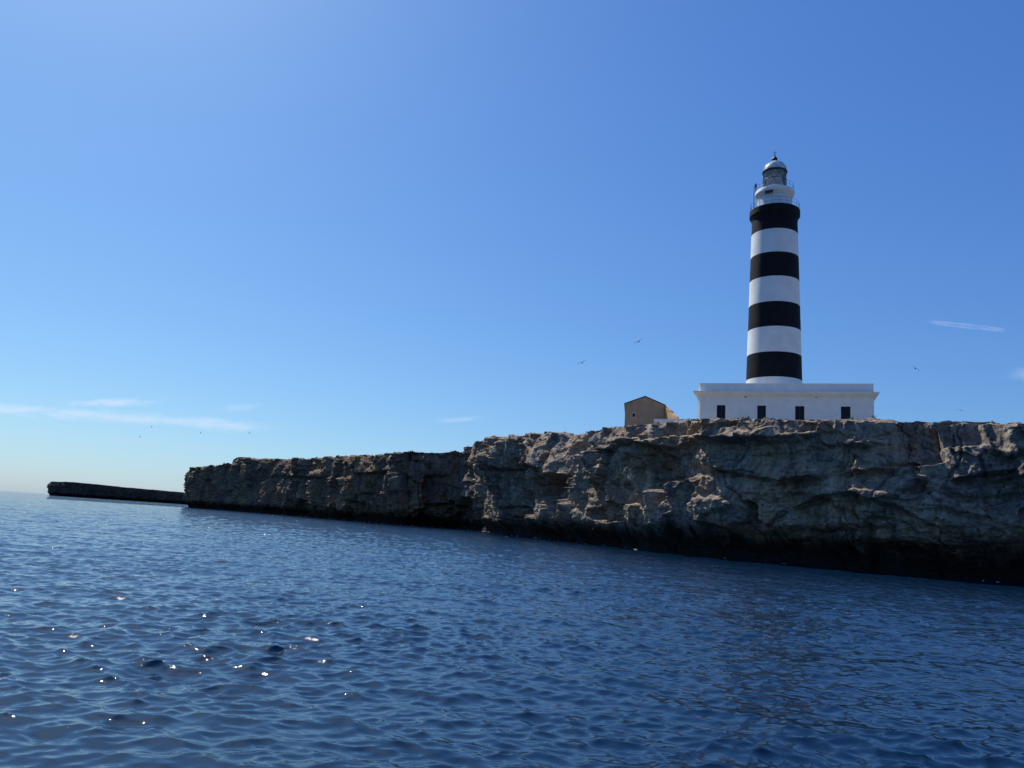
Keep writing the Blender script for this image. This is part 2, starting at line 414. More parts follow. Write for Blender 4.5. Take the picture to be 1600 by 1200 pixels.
def build_main_cliff():
    s, C = smooth_curve(COAST, 0.05)
    pxs, _ = project(np.column_stack([C, np.full(len(C), 12.0)]))
    # resample so that columns are about evenly spaced in view
    dpx = np.abs(np.gradient(pxs)); dist = np.hypot(C[:, 0], C[:, 1])
    dens = np.clip(dpx/0.05/F*1200, 0, 40)*1.0
    infr = (C[:, 1] > 55)
    dens = np.where(infr, np.maximum(dens/1.15, 0.05*400/dist*1.2/0.05*0.4), 1.2)
    cum = np.concatenate([[0], np.cumsum(dens*0.05)]); cum = cum[:-1]
    ncol = 1500
    si = np.interp(np.linspace(0, cum[-1], ncol), cum, s)
    Cx = np.interp(si, s, C[:, 0]); Cy = np.interp(si, s, C[:, 1])
    # outward (seaward) normal, smoothed
    T = np.gradient(C, s, axis=0); kern = np.hanning(161); kern /= kern.sum()
    Tx = np.convolve(np.pad(T[:, 0], 80, 'edge'), kern, 'valid'); Ty = np.convolve(np.pad(T[:, 1], 80, 'edge'), kern, 'valid')
    nx = np.interp(si, s, -Ty); ny = np.interp(si, s, Tx); nl = np.hypot(nx, ny); nx /= nl; ny /= nl
    # coast runs right -> left (away), the sea is on its left hand
    px = np.interp(si, s, pxs)
    px_mono = px.copy()
    ty = np.interp(px, [a for a, b in TOPLINE], [b for a, b in TOPLINE])
    zt = np.empty(ncol)
    for i in range(ncol):
        if Cy[i] < 50: zt[i] = 13.0; continue
        # height at which the column shows at row ty
        z = 15.0
        for _ in range(8):
            q = project([[Cx[i], Cy[i], z]])[1][0]; z += (q - ty[i])/F*Cy[i]
        zt[i] = z
    a = np.argmax(Cy > 50.5); zt[:a] = zt[a]
    wrap = si > s[-1] - 75
    zt = np.where(wrap, np.minimum(zt, 19.5), zt)
    kk = np.hanning(9); kk /= kk.sum(); zt = np.convolve(np.pad(zt, 4, 'edge'), kk, 'valid')
    def compute(zt, last=None):
        zt_base = zt.copy()
        blk, _ = facets(si/2.2, np.zeros(ncol)+0.5, 91, 0.3); blk2, _ = facets(si/0.8, np.zeros(ncol)+0.5, 95, 0.4)
        zt = zt + 0.55*blk*np.clip(Cy/110, .4, 2) + 0.22*blk2 + 0.25*fbm(si/1.5, si*0+3.3, 5, 3)
        NP = 50
        vv = np.linspace(0, 1, 235)
        if last: vv = vv[-last:]           # the rim alone is enough to check its height
        NF = len(vv)
        S = np.repeat(si[:, None], NF, 1)
        Z = -1.5 + (zt[:, None] + 1.5)*vv[None, :]
        ZT = np.repeat(zt[:, None], NF, 1)
        # --- displacement (seaward, metres)
        amp = (1 - 0.68*sstep(1010, 1130, px))[:, None]
        def disp(S, V, Zr, ZTr):
            warp = 1.6*fbm(S/9, V/7, 21, 3); warp2 = 1.2*fbm(S/6, V/8, 22, 3)
            Sw, Vw = S + warp, V + warp2
            D = amp*3.0*fbm(S/24, V/40 + 2, 31, 3)
            D += amp*2.4*fbm(Sw/9.0 + 0.25*V/9, Vw/17.0, 35, 4, 0.5)
            w3 = 0.55*fbm(S/1.7, V/1.9, 23, 3); w4 = 0.55*fbm(S/1.9, V/1.6, 24, 3)
            f0, e0 = facets((Sw + 1.5*w3)/13.0, (Vw + 1.5*w4)/11.0 - 0.3*S/13.0, 45, 1.0); D += (0.45 + 0.55*amp)*2.5*f0*sstep(0.0, 0.06, e0)
            f1, e1 = facets((Sw + w3)/5.4, (Vw + w4)/6.2 + 0.25*S/6.5, 41, 0.9); D += (0.45 + 0.55*amp)*1.45*f1*sstep(0.0, 0.07, e1)
            f2, e2 = facets((Sw + w3)/2.2, (Vw + w4)/2.5 - 0.15*S/2.2, 51, 1.0); D += 0.30*f2*sstep(0.0, 0.06, e2)
            f3, e3 = facets((Sw + .5*w3)/0.85, (Vw + .5*w4)/0.7, 61, 1.0); D += 0.15*f3
            # joints: long warped cracks, steep and slanting, opened here and there
            for sc_, sl_, sd in ((7.0, 0.35, 111), (11.0, -0.8, 113), (5.0, 0.05, 115)):
                t = (S + sl_*V + 2.2*fbm(S/6, V/6, sd, 3) + 0.5*w3)/sc_
                gap = np.abs(t - np.round(t))*sc_
                op = sstep(-0.05, 0.3, fbm(S/7, V/7, sd + 1, 2))
                D -= op*0.42*sstep(0.22, 0.02, gap)
            # beds: hard and soft layers, gently tilted and warped
            bz = Vw + 0.05*S + 0.8*fbm(S/14, V/9, 71, 3)
            lay = gnoise(bz/1.05, S*0 + 0.37 + S/60, 72); lay2 = gnoise(bz/0.42, S/25, 73)
            mask = 0.1 + 0.9*sstep(-0.05, 0.45, fbm(S/17, V/10, 74, 2))
            D += (0.34*np.tanh(5*lay) + 0.10*np.tanh(5*lay2))*mask*(0.55 + 0.45*(1-amp)/0.68)
            D += 0.15*fbm(Sw/0.9, Vw/1.1, 81, 4, 0.6) + 0.18*fbm(Sw/2.4, Vw/3.0, 85, 3, 0.5, True)
            return D
        D = disp(S, Z, Z, ZT)
        # profile: wave-cut notch, belly, cap rock overhanging below the rim
        nn = 0.75 + 0.8*fbm(si/13, si*0 + 1.7, 101, 3)[:, None]
        rightn = sstep(900, 1350, px)[:, None]
        nz_ = 3.4 + 1.6*rightn + 1.7*fbm(si/8, si*0 + 5.1, 103, 3)[:, None]
        prof = -(3.0 + 1.3*rightn)*nn*(1 - sstep(0.6, nz_, Z)) + 0.5*np.sin(np.clip(Z/ZT, 0, 1)*math.pi)
        prof += -0.5*(1-sstep(0.0, 0.5, Z))*0
        cap = 0.8*sstep(-0.2, 0.5, gnoise(si/12, si*0 + 9.2, 107))[:, None]
        prof += (0.04 + 0.09*sstep(1010, 1120, px))[:, None]*np.clip(Z, 0, 30)
        cap = np.maximum(cap, 0.95*sstep(1060, 1130, px)[:, None])
        cap = cap*(1 - 0.95*sstep(1395, 1425, px)*sstep(1580, 1550, px))[:, None]
        cap = cap*(1 - sstep(600, 640, px)*sstep(790, 740, px))[:, None]
        prof += cap*sstep(2.6, 1.9, ZT - Z)
        prof -= 1.1*(1-cap)*sstep(4.0, 0.0, ZT - Z)
        # the headland leans out to the left above the cave beside it
        s_head = np.interp(0, [0], [si[np.argmin(np.abs(px-750) + 1e3*(Cy > 185))]])
        prof += 4.2*np.exp(-((S - s_head)/9)**2)*np.clip(Z/ZT, 0, 1)**1.2
        D = D*np.clip(0.35 + Z/6, 0.35, 1) + prof
        vis = (px > 250)
        def sz(fx, fy):
            d = np.abs(px - fx) + np.where(Cy > 55, 0, 1e4)
            i = int(np.argmin(d)); z = 8.0
            for _ in range(8):
                q = project([[Cx[i], Cy[i], z]])[1][0]; z += (q - fy)/F*Cy[i]
            mpp = abs(np.gradient(si)[i]/max(1e-6, abs(np.gradient(px)[i])))
            return si[i], z, mpp, Cy[i]/F
        for fx, fy, hw, hh, dep in HOLLOWS:
            s0, z0, ms, mz = sz(fx, fy)
            q = ((S-s0)/(hw*ms))**2 + ((Z-z0)/(hh*mz))**2
            q = q*(1 + 1.3*fbm(S/3.2, Z/3.2, int(fx), 4)) + 0.25*np.abs(fbm(S/1.2, Z/1.2, int(fx)+7, 2))
            D -= dep*(1 - sstep(0.55, 1.05, q))
        # overhanging beds: each line is a lip with a shadowed undercut below it
        for pts, dl in (([(1096, 726), (1180, 746), (1240, 757), (1312, 746)], 0.9), ([(1232, 806), (1290, 780), (1350, 772), (1420, 800), (1474, 834)], 1.0),
                        ([(950, 712), (1010, 692), (1066, 704)], 1.3), ([(1330, 744), (1405, 738)], 0.8), ([(778, 738), (856, 728)], 0.9),
                        ([(838, 748), (905, 740)], 1.1), ([(1478, 752), (1590, 736)], 0.8), ([(644, 748), (706, 742)], 0.7), ([(560, 742), (620, 736)], 1.3),
                        ([(1094, 688), (1180, 692), (1262, 690), (1300, 682)], 1.0), ([(430, 742), (520, 748)], 1.4)):
            q = sorted((sz(a, b)[0], sz(a, b)[1]) for a, b in pts)
            zl = np.interp(S, [a for a, b in q], [b for a, b in q]) + 0.35*fbm(S/2.5, Z/6, int(pts[0][0]), 3)
            L_ = q[-1][0] - q[0][0]
            ms_ = sstep(q[0][0] - .05*L_, q[0][0] + .2*L_, S)*sstep(q[-1][0] + .05*L_, q[-1][0] - .2*L_, S)
            up_ = Z - zl
            D += dl*ms_*np.where(up_ > 0, np.exp(-up_/2.6), -0.7*np.exp(up_/1.0))*sstep(0.0, 0.25, np.abs(up_))
        # deep clefts between the buttresses: photo column at the rim and at the water, width and depth in metres
        for ct, cb_, wd_, dep in ((352, 345, 5, 2.2), (458, 470, 7, 3.0), (548, 556, 5, 2.4), (628, 645, 6, 4.2), (668, 676, 3.5, 2.2), (720, 752, 6, 2.0),
                                  (842, 852, 2.6, 1.6), (898, 890, 2.6, 2.4), (935, 925, 1.8, 1.2), (1068, 1050, 2.0, 1.2), (1330, 1300, 1.6, 0.7), (1392, 1440, 1.4, 0.6)):
            yt_ = np.interp(ct, [a for a, b in TOPLINE], [b for a, b in TOPLINE])
            s1, z1, _, _ = sz(ct, yt_); s2, z2, _, _ = sz(cb_, yt_ + 95)
            ln = s1 + (s2 - s1)*np.clip((z1 - Z)/max(2.0, z1 - z2), -0.2, 1.3) + 1.3*fbm(S/5, Z/4, int(ct), 3)
            u_ = (S - ln)/wd_
            D -= dep*np.where(u_ > 0, np.exp(-u_*1.1), np.exp(u_*4.0))*(0.6 + 0.6*sstep(-.3, .4, fbm(S/6, Z/5, int(ct)+1, 2)))
        # split block near the right edge: its left flank and the ledge below catch the sun
        def notch(ptop, pbot, ledge_l, ledge_r, depth):
            s1, z1, _, _ = sz(*ptop); s2, z2, _, _ = sz(*pbot)
            line = s1 + (s2 - s1)*np.clip((z1 - Z)/(z1 - z2), -0.3, 1.0)
            line = line + 0.22*fbm(S/1.6, Z/1.3, 401, 3)
            wd = 0.2 + 0.34*np.clip((z1 - Z)/(z1 - z2), 0, 1)*depth
            left = np.clip((S - line)/wd, 0, 1); width = sstep(5.5, 2.6, S - line)   # S grows to the left
            zz2 = z2 + 0.25*fbm(S/1.1, Z*0 + 2.2, 403, 3) - 0.12*(S - line)
            up = sstep(zz2 - 0.12, zz2 + 0.10, Z)
            sl, _, _, _ = sz(*ledge_l); sr, _, _, _ = sz(*ledge_r)
            cut = left*width*up
            return depth*cut
        D -= notch((1456, 662), (1486, 722), (1449, 728), (1488, 720), 2.6)
        D -= notch((1536, 662), (1546, 694), (1520, 698), (1550, 690), 1.3)
        D -= notch((1418, 660), (1418, 681), (1410, 682), (1420, 681), 0.6)
        D -= notch((912, 700), (912, 742), (912, 700), (912, 700), 1.6)
        D -= notch((758, 735), (764, 765), (912, 700), (912, 700), 1.4)
        D -= notch((1170, 656), (1170, 668), (912, 700), (912, 700), 0.6)
        D -= notch((1294, 656), (1294, 676), (912, 700), (912, 700), 0.7)
        P = np.empty((ncol, NF + NP, 3))
        jit = 0.18*fbm(S/1.1, Z/1.1, 131, 3)
        P[:, :NF, 0] = Cx[:, None] + nx[:, None]*D
        P[:, :NF, 1] = Cy[:, None] + ny[:, None]*D
        P[:, :NF, 2] = Z + jit
        # --- plateau: from the rim to an inland spine
        spine0 = np.array([(150, 30), (-60, 400)])
        u = np.clip((si - 40)/(si[-1] - 110), 0, 1)
        SPx = 150 + (-70-150)*u; SPy = 20 + (440-20)*u
        ex = P[:, NF-1, 0]; ey = P[:, NF-1, 1]; ez = P[:, NF-1, 2]
        inx = SPx - ex; iny = SPy - ey; L = np.hypot(inx, iny)
        wd = np.concatenate([0.12*1.17**np.arange(1, NP), ])      # distances inland, growing
        wd = np.cumsum(wd); wd = wd/wd[-1]*1.0
        near = np.array([0.15*1.16**k for k in range(NP)]); near = np.cumsum(near)
        ink = near/near[-1]
        for j in range(NP):
            dd = np.minimum(near[j], L*0.999) if j < NP-1 else L
            gx = ex + inx/L*dd; gy = ey + iny/L*dd
            rise = 0.55*(1 - np.exp(-dd/1.2)) + 0.01*np.minimum(dd, 30)
            bumps = 0.5*fbm(gx/1.7, gy/1.7, 201, 4, 0.6)*np.exp(-dd/25) + 0.3*facets(gx/0.9, gy/0.9, 205, .8)[0]*np.exp(-dd/8)
            zz = ez*np.exp(-dd/1.5) + (zt_base)*(1-np.exp(-dd/1.5)) + rise*0.35 + bumps*sstep(0, 1.0, dd)
            P[:, NF+j, 0] = gx; P[:, NF+j, 1] = gy; P[:, NF+j, 2] = np.where(dd > 40, np.minimum(zz, 18.5), zz)
        return P, NF
    for _pass in range(2):
        P, NF = compute(zt, 4 if _pass == 0 else None)
        if _pass == 1: break
        q = P[:, NF-2:NF+14].reshape(-1, 3); qx, qy = project(q)
        qx = qx.reshape(ncol, -1)[:, 0]; qy = qy.reshape(ncol, -1).min(1)
        want = np.interp(qx, [a for a, b in TOPLINE], [b for a, b in TOPLINE])
        err = np.where((Cy > 58) & (si < s[-1] - 70), qy - want, 0.0)
        kq = np.hanning(41); kq /= kq.sum()
        err = np.convolve(np.pad(err, 20, 'edge'), kq, 'valid')
        zt = zt + np.clip(err/F*Cy, -4, 4)
    me = mesh_grid('cliff', P)
    o = obj('cliff', me, MAT['rock'])
    # make normals face outward
    c = me.polygons[len(me.polygons)//2]
    tag(o, 'craggy grey brown limestone sea cliff below the lighthouse', kind='structure')
    rim = P[:, NF-1].copy()
    return px, rim, P, NF
PXC, RIM, PCL, NFACE = build_main_cliff()

def build_islet():
    Y0 = 1000.0
    pts = px_pts([(600, 1120), (420, 1060), (330, 1020), (281, 1000), (200, 985), (130, 975), (85, 970)]) + [(ground_x(70, 980), 985), (ground_x(74, 1020), 1030)]
    s, C = smooth_curve(pts, 0.5)
    ncol = 520; si = np.linspace(0, s[-1], ncol)
    Cx = np.interp(si, s, C[:, 0]); Cy = np.interp(si, s, C[:, 1])
    T = np.gradient(C, s, axis=0); nx = np.interp(si, s, -T[:, 1]); ny = np.interp(si, s, T[:, 0]); nl = np.hypot(nx, ny); nx /= nl; ny /= nl
    NF = 46
    px, _ = project(np.column_stack([Cx, Cy, np.full(ncol, 8.0)]))
    ty = np.interp(px, [60, 72, 78, 100, 130, 200, 281, 400], [759, 757, 752.5, 753, 755.5, 762, 769, 778])
    zt = np.array([at(p, y, Yv).z for p, y, Yv in zip(px, ty, Cy)])
    zt = zt + 0.9*fbm(si/22, si*0, 301, 5) + 0.9*facets(si/17, si*0 + .5, 303, .6)[0]
    V = np.linspace(0, 1, NF); Z = -1.5 + (zt[:, None] + 1.5)*V; S = np.repeat(si[:, None], NF, 1)
    D = 3.5*fbm(S/35, Z/20, 311, 4) + 1.8*facets(S/14, Z/9, 315, .8)[0] + 0.8*facets(S/5, Z/4, 317, .8)[0] - 3*(1-sstep(0.5, 4.5, Z)) - 1.2*sstep(.6, 1.0, V)[None, :]**2
    P = np.empty((ncol, NF + 6, 3))
    P[:, :NF, 0] = Cx[:, None] + nx[:, None]*D; P[:, :NF, 1] = Cy[:, None] + ny[:, None]*D; P[:, :NF, 2] = Z
    for j, dd in enumerate((1.5, 4, 9, 18, 32, 50)):
        P[:, NF+j, 0] = P[:, NF-1, 0] - nx*dd*0.3 + 0.2*dd; P[:, NF+j, 1] = P[:, NF-1, 1] + dd
        P[:, NF+j, 2] = zt + 0.35*fbm(si/8, si*0 + j, 321, 3) + (0.2 if j < 4 else -6*(j-3))
    me = mesh_grid('islet', P)
    tag(obj('islet', me, MAT['rock']), 'long low dark rocky islet on the horizon beyond the cliff tip', kind='structure')
build_islet()

# ------------------------------------------------------------------ keeper's house and lighthouse
YR = 101.0; YL = YR*1.076
pr = at(1365, 600, YR); pl = at(1091, 598, YL)
fa = Vector((pr.x, pr.y, 0)); fb = Vector((pl.x, pl.y, 0))
W = (fa - fb).length
rz = math.atan2(fa.y - fb.y, fa.x - fb.x)
tx = Vector((math.cos(rz), math.sin(rz), 0)); tyv = Vector((-math.sin(rz), math.cos(rz), 0))
GZ = 16.6
def on_facade(px, py):
    """photo point -> (u along the facade, z)"""
    d = ray(px, py); n = tyv
    t = (fb - Vector((0, 0, CAM_H))).dot(n)/d.dot(n)
    P = Vector((0, 0, CAM_H)) + d*t
    return (P - fb).dot(tx), P.z
ztop = 0.5*(on_facade(1100, 598)[1] + on_facade(1360, 600)[1])
zcor = 0.5*(on_facade(1120, 611.8)[1] + on_facade(1340, 613.7)[1])
house = empty('keepers_house', (fb.x, fb.y, GZ), rz)
tag(house, 'long low flat roofed white house at the foot of the striped lighthouse', 'house')
DEP = 19.0
T0 = ztop - GZ; C0 = zcor - GZ
WT = 0.5
wins = []
for (xa, xb, yt) in ((1120, 1133.6, 632.8), (1183.2, 1196.8, 633.5), (1242.4, 1256.8, 634.3), (1313.8, 1328.8, 635)):
    ua, za = on_facade(xa, yt); ub, _ = on_facade(xb, yt); wins.append((ua, ub, za - GZ))
WB = 1.0
# front wall with real openings, chamfered left corner
CH = 0.32
fw = MB()
xs = CH
for (ua, ub, zw) in wins:
    fw.box(xs, ua, 0, WT, 0, C0); fw.box(ua, ub, 0, WT, zw, C0); fw.box(ua, ub, 0, WT, 0, WB); xs = ub
fw.box(xs, W, 0, WT, 0, C0)
fw.build('front_wall', MAT['white'], house)
sw = MB()
def chamf(z0, z1, o=0.0):
    sw.add([(CH, 0, z0), (0, CH, z0), (0, DEP, z0), (WT, DEP, z0), (WT, WT+0.002, z0), (CH, WT+0.002, z0),
            (CH, 0, z1), (0, CH, z1), (0, DEP, z1), (WT, DEP, z1), (WT, WT+0.002, z1), (CH, WT+0.002, z1)],
           [(0,1,7,6),(1,2,8,7),(2,3,9,8),(3,4,10,9),(4,5,11,10),(5,0,6,11),(6,7,8,9,10,11),(5,4,3,2,1,0)])
chamf(0, C0)
sw.box(W-WT, W, WT+0.002, DEP, 0, C0); sw.box(WT+0.002, W-WT-0.002, DEP-WT, DEP, 0, C0)
sw.build('side_wall', MAT['white'], house)
# cornice swept round the top, then the parapet
prof = [(0.0, 0.0), (0.62, 0.0), (0.64, -0.05), (0.64, -0.16), (0.56, -0.18), (0.50, -0.30), (0.34, -0.42), (0.20, -0.50), (0.14, -0.62), (0.0, -0.66)]
cb = MB()
loops = []
for off, dz in prof:
    loops.append([(-off + CH*0.0, -off, C0 + dz), (W + off, -off, C0 + dz), (W + off, DEP + off, C0 + dz), (-off, DEP + off, C0 + dz)])
V = [p for l in loops for p in l]; Fc = []
for k in range(len(loops)):
    k2 = (k + 1) % len(loops)
    for i in range(4):
        j = (i+1) % 4; Fc.append((k*4+i, k*4+j, k2*4+j, k2*4+i))
cb.add(V, Fc); cb.build('cornice', MAT['white'], house)
pb = MB(); PT = 0.3
pb.add([(CH,0.02,C0+.003),(W-0.02,0.02,C0+.003),(W-0.02,PT,C0+.003),(CH,PT,C0+.003),(CH,0.02,T0),(W-0.02,0.02,T0),(W-0.02,PT,T0),(CH,PT,T0)],
       [(3,2,1,0),(4,5,6,7),(0,1,5,4),(1,2,6,5),(2,3,7,6),(3,0,4,7)])
pb.add([(CH-.002,0.02,C0+.003),(0.02,CH,C0+.003),(0.02,DEP,C0+.003),(PT,DEP,C0+.003),(PT,PT+.002,C0+.003),(CH-.002,PT+.002,C0+.003),
        (CH-.002,0.02,T0),(0.02,CH,T0),(0.02,DEP,T0),(PT,DEP,T0),(PT,PT+.002,T0),(CH-.002,PT+.002,T0)],
       [(0,1,7,6),(1,2,8,7),(2,3,9,8),(3,4,10,9),(4,5,11,10),(5,0,6,11),(6,7,8,9,10,11),(5,4,3,2,1,0)])
pb.box(W-PT, W-0.02, PT+.002, DEP, C0+.003, T0); pb.box(PT+.002, W-PT-.002, DEP-PT, DEP, C0+.003, T0)
pb.build('parapet', MAT['white'], house)
MB().box(PT+.002, W-PT-.002, PT+.002, DEP-PT-.002, C0+0.05, C0+0.25).build('roof', MAT['roof_slab'], house)
for (ua, ub, zw) in wins:
    wf = MB(); t = 0.07
    wf.box(ua+.002, ua+t, 0.16, 0.30, WB+.002, zw-.002); wf.box(ub-t, ub-.002, 0.16, 0.30, WB+.002, zw-.002)
    wf.box(ua+t, ub-t, 0.16, 0.30, zw-t, zw-.002); wf.box(ua+t, ub-t, 0.16, 0.30, WB+.002, WB+t)
    wo_ = wf.build('window', MAT['shutter'], house)
    mid = (ua+ub)/2
    for (a, b) in ((ua+t+.003, mid-.006), (mid+.006, ub-t-.003)):
        sh = MB(); sh.box(a, a+.06, 0.19, 0.25, WB+t+.003, zw-t-.003); sh.box(b-.06, b, 0.19, 0.25, WB+t+.003, zw-t-.003)
        n = 22; hh = (zw-t-.003-(WB+t+.003))/n
        for i in range(n):
            z0 = WB+t+.003+i*hh
            sh.add([(a+.06, 0.20, z0), (b-.06, 0.20, z0), (b-.06, 0.245, z0+hh*.95), (a+.06, 0.245, z0+hh*.95),
                    (a+.06, 0.21, z0), (b-.06, 0.21, z0), (b-.06, 0.255, z0+hh*.95), (a+.06, 0.255, z0+hh*.95)],
                   [(0,1,2,3),(7,6,5,4),(0,4,5,1),(2,6,7,3)])
        sh.box(a+.06, b-.06, 0.262, 0.28, WB+t+.003, zw-t-.003)
        sh.build('shutter', MAT['shutter'], wo_)
for fx, fy in ((1165, 619.8), (1275.5, 620)):
    u, z = on_facade(fx, fy); z -= GZ
    n = 16; V = []; Fc = []
    vb = MB()
    pts = [(u+0.16*math.cos(2*math.pi*i/n), z+0.16*math.sin(2*math.pi*i/n)) for i in range(n)]
    inn = [(u+0.11*math.cos(2*math.pi*i/n), z+0.11*math.sin(2*math.pi*i/n)) for i in range(n)]
    V = [(x, -0.03, q) for x, q in pts] + [(x, -0.03, q) for x, q in inn] + [(x, -0.002, q) for x, q in pts] + [(x, -0.004, q) for x, q in inn]
    for i in range(n):
        j = (i+1) % n
        Fc += [(i, j, n+j, n+i), (2*n+i, 2*n+j, j, i), (n+i, n+j, 3*n+j, 3*n+i)]
    Fc.append(tuple(range(3*n, 4*n)))
    vb.add(V, Fc).build('round_vent', MAT['dark_metal'], house)

# ---- lighthouse
def solve_axis(px, py, Y):
    return at(px, py, Y)
YA = 113.0
axb = at(1209.2, 597, YA)
AX, AY = axb.x, YA
LB = GZ + 0.3
light = empty('lighthouse', (AX, AY, LB))
tag(light, 'tall round lighthouse tower with black and white bands and glass lantern', 'lighthouse')
dist_ax = math.hypot(AX, AY); vdir = Vector((AX, AY, 0)).normalized()
def front_z(py, px=1211, r=3.8):
    """height of the photo row py on the camera-side of a drum of radius r"""
    P0 = Vector((AX, AY, 0)) - vdir*r
    d = ray(px, py); t = P0.dot(vdir)/(d.x*vdir.x + d.y*vdir.y)
    return CAM_H + d.z*t - LB
def rad_at(wpx, z):
    """radius of a drum that shows wpx wide at height z above the base"""
    t = np.linspace(0, 2*math.pi, 96)
    r = 3.0
    for _ in range(8):
        q, _y = project(np.column_stack([AX + r*np.cos(t), AY + r*np.sin(t), np.full(96, z + LB)]))
        r *= wpx/(q.max() - q.min())
    return r
edges_px = [588.5, 549, 509, 469.8, 429.8, 391.6, 354.7]
zb = [front_z(y) for y in edges_px]
zg = front_z(333.5, r=3.5)
r_low = rad_at(88.5, front_z(595)); r_top = rad_at(71.5, zg)
zl = front_z(595)
def tower_r(z): return r_low + (r_top - r_low)*(z - zl)/(zg - zl)
def band(name, z0, z1, mat, under=False):
    n, m = 96, max(6, int((z1-z0)/0.25))
    a = np.linspace(0, 2*math.pi, n, endpoint=False); z = np.linspace(z0, z1, m)
    A, Zz = np.meshgrid(a, z, indexing='ij')
    rr = tower_r(Zz) + 0.018*fbm(np.cos(A)*2.2 + Zz*0.3, np.sin(A)*2.2 + Zz*0.35, 401, 3)
    P = np.stack([rr*np.cos(A), rr*np.sin(A), Zz], -1)
    me = mesh_grid(name, P, closed_u=True)
    o = obj(name, me, mat, light, smooth=True); return o
lev = [0.0] + zb + [zg]
for k in range(8):
    isw = (k % 2 == 0)
    o = band('white_band' if isw else 'black_band', lev[k], lev[k+1], MAT['tower_white'] if isw else MAT['tower_black'])
# lower gallery
rg = rad_at(79.5, zg + 0.6)
gz0 = zg; gz1 = front_z(317.0, r=rg)
gz1 = max(gz1, gz0 + 0.9)
gal = MB().lathe([(r_top-0.05, gz0-0.0), (r_top+0.05, gz0-0.004+0.01), (r_top+0.10, gz0+0.25), (rg-0.14, gz0+0.62), (rg-0.06, gz0+0.66), (rg, gz0+0.72), (rg, gz1), (rg-0.06, gz1+0.05), (0.5, gz1+0.05)], 72).build('gallery', MAT['tower_black'], light, smooth=True)
def railing(parent, r, z0, h, nposts, rails=(0.5, 1.0), rad=0.020):
    mb = MB(); n = 64
    for q in rails:
        mb.tube([(r*math.cos(2*math.pi*i/n), r*math.sin(2*math.pi*i/n), z0 + h*q) for i in range(n)], rad, 5, closed=True)
    for i in range(nposts):
        a = 2*math.pi*i/nposts
        mb.tube([(r*math.cos(a), r*math.sin(a), z0), (r*math.cos(a), r*math.sin(a), z0 + h)], rad, 5)
    return mb.build('railing', MAT['rail'], parent, smooth=True)
railing(gal, rg-0.12, gz1+0.05, 1.05, 22)
# watch room drum with projecting upper gallery
wr = rad_at(53.5, gz1 + 1.5)
wz0 = gz1 + 0.052
wz1 = front_z(299.8, r=wr+0.3); ur = rad_at(62.0, wz1 + 0.8)
wz2 = front_z(288.5, r=ur)
wz1 = max(wz1, wz0+1.0); wz2 = max(wz2, wz1 + 0.8)
watch = MB().lathe([(wr, wz0), (wr, wz1-0.35), (wr+0.04, wz1-0.33), (wr+0.04, wz1-0.25), (wr, wz1-0.22), (wr, wz1)], 64).build('watch_room', MAT['tower_white'], light, smooth=True)
ugal = MB().lathe([(wr-0.02, wz1+0.002), (wr+0.08, wz1+0.05), (ur-0.16, wz1+0.40), (ur-0.10, wz1+0.44), (ur-0.05, wz1+0.55), (ur, wz1+0.6), (ur, wz2-0.1), (ur-0.05, wz2), (0.4, wz2)], 64).build('upper_gallery', MAT['tower_white'], light, smooth=True)
railing(ugal, ur-0.10, wz2, 1.0, 18)
# slot window turned to the left front
camang = math.atan2(-vdir.y, -vdir.x)
def on_drum(parent, name, mat, ang, r, z0, z1, half, proud):
    mb = MB(); n = 6; V = []
    for rr in (r - 0.05, r + proud):
        for z in (z0, z1):
            V += [(rr*math.cos(ang + half*(2*i/n-1)), rr*math.sin(ang + half*(2*i/n-1)), z) for i in range(n+1)]
    m = n+1; Fc = []
    for i in range(n):
        Fc += [(2*m+i, 2*m+i+1, 3*m+i+1, 3*m+i), (m+i, m+i+1, i+1, i), (i, i+1, 2*m+i+1, 2*m+i), (m+i+1, m+i, 3*m+i, 3*m+i+1)]
    Fc += [(0, 2*m, 3*m, m), (n, m+n, 3*m+n, 2*m+n)]
    return mb.add(V, Fc).build(name, mat, parent)
wzm = front_z(297.5, r=ur)
on_drum(ugal, 'slot_window', MAT['dark_metal'], camang - 0.30, ur, wzm - 0.25, wzm + 0.15, 0.21, 0.02)
on_drum(watch, 'door', MAT['dark_metal'], camang - 2.2, wr, wz0+.05, wz0 + 1.5, 0.14, 0.02)
# ladder and mast on the left rim
lad = MB(); la = camang - 1.42
for da in (-0.09, 0.09):
    a = la + da
    lad.tube([((ur+0.18)*math.cos(a), (ur+0.18)*math.sin(a), gz1 + 0.05), ((ur+0.18)*math.cos(a), (ur+0.18)*math.sin(a), wz2 + 1.15)], 0.03, 5)
for i in range(13):
    z = gz1 + 0.3 + i*0.3
    if z > wz2 + 1.1: break
    lad.tube([((ur+0.18)*math.cos(la-0.09), (ur+0.18)*math.sin(la-0.09), z), ((ur+0.18)*math.cos(la+0.09), (ur+0.18)*math.sin(la+0.09), z)], 0.02, 5)
lad.build('ladder', MAT['rail'], light)
mst = MB(); a = camang - 1.30
mst.tube([((ur-0.02)*math.cos(a), (ur-0.02)*math.sin(a), wz2), ((ur-0.02)*math.cos(a), (ur-0.02)*math.sin(a), wz2 + 1.5)], 0.05, 6)
mst.box((ur-0.02)*math.cos(a)-0.12, (ur-0.02)*math.cos(a)+0.12, (ur-0.02)*math.sin(a)-0.12, (ur-0.02)*math.sin(a)+0.12, wz2+0.7, wz2+1.3)
mst.build('antenna', MAT['dark_metal'], light)
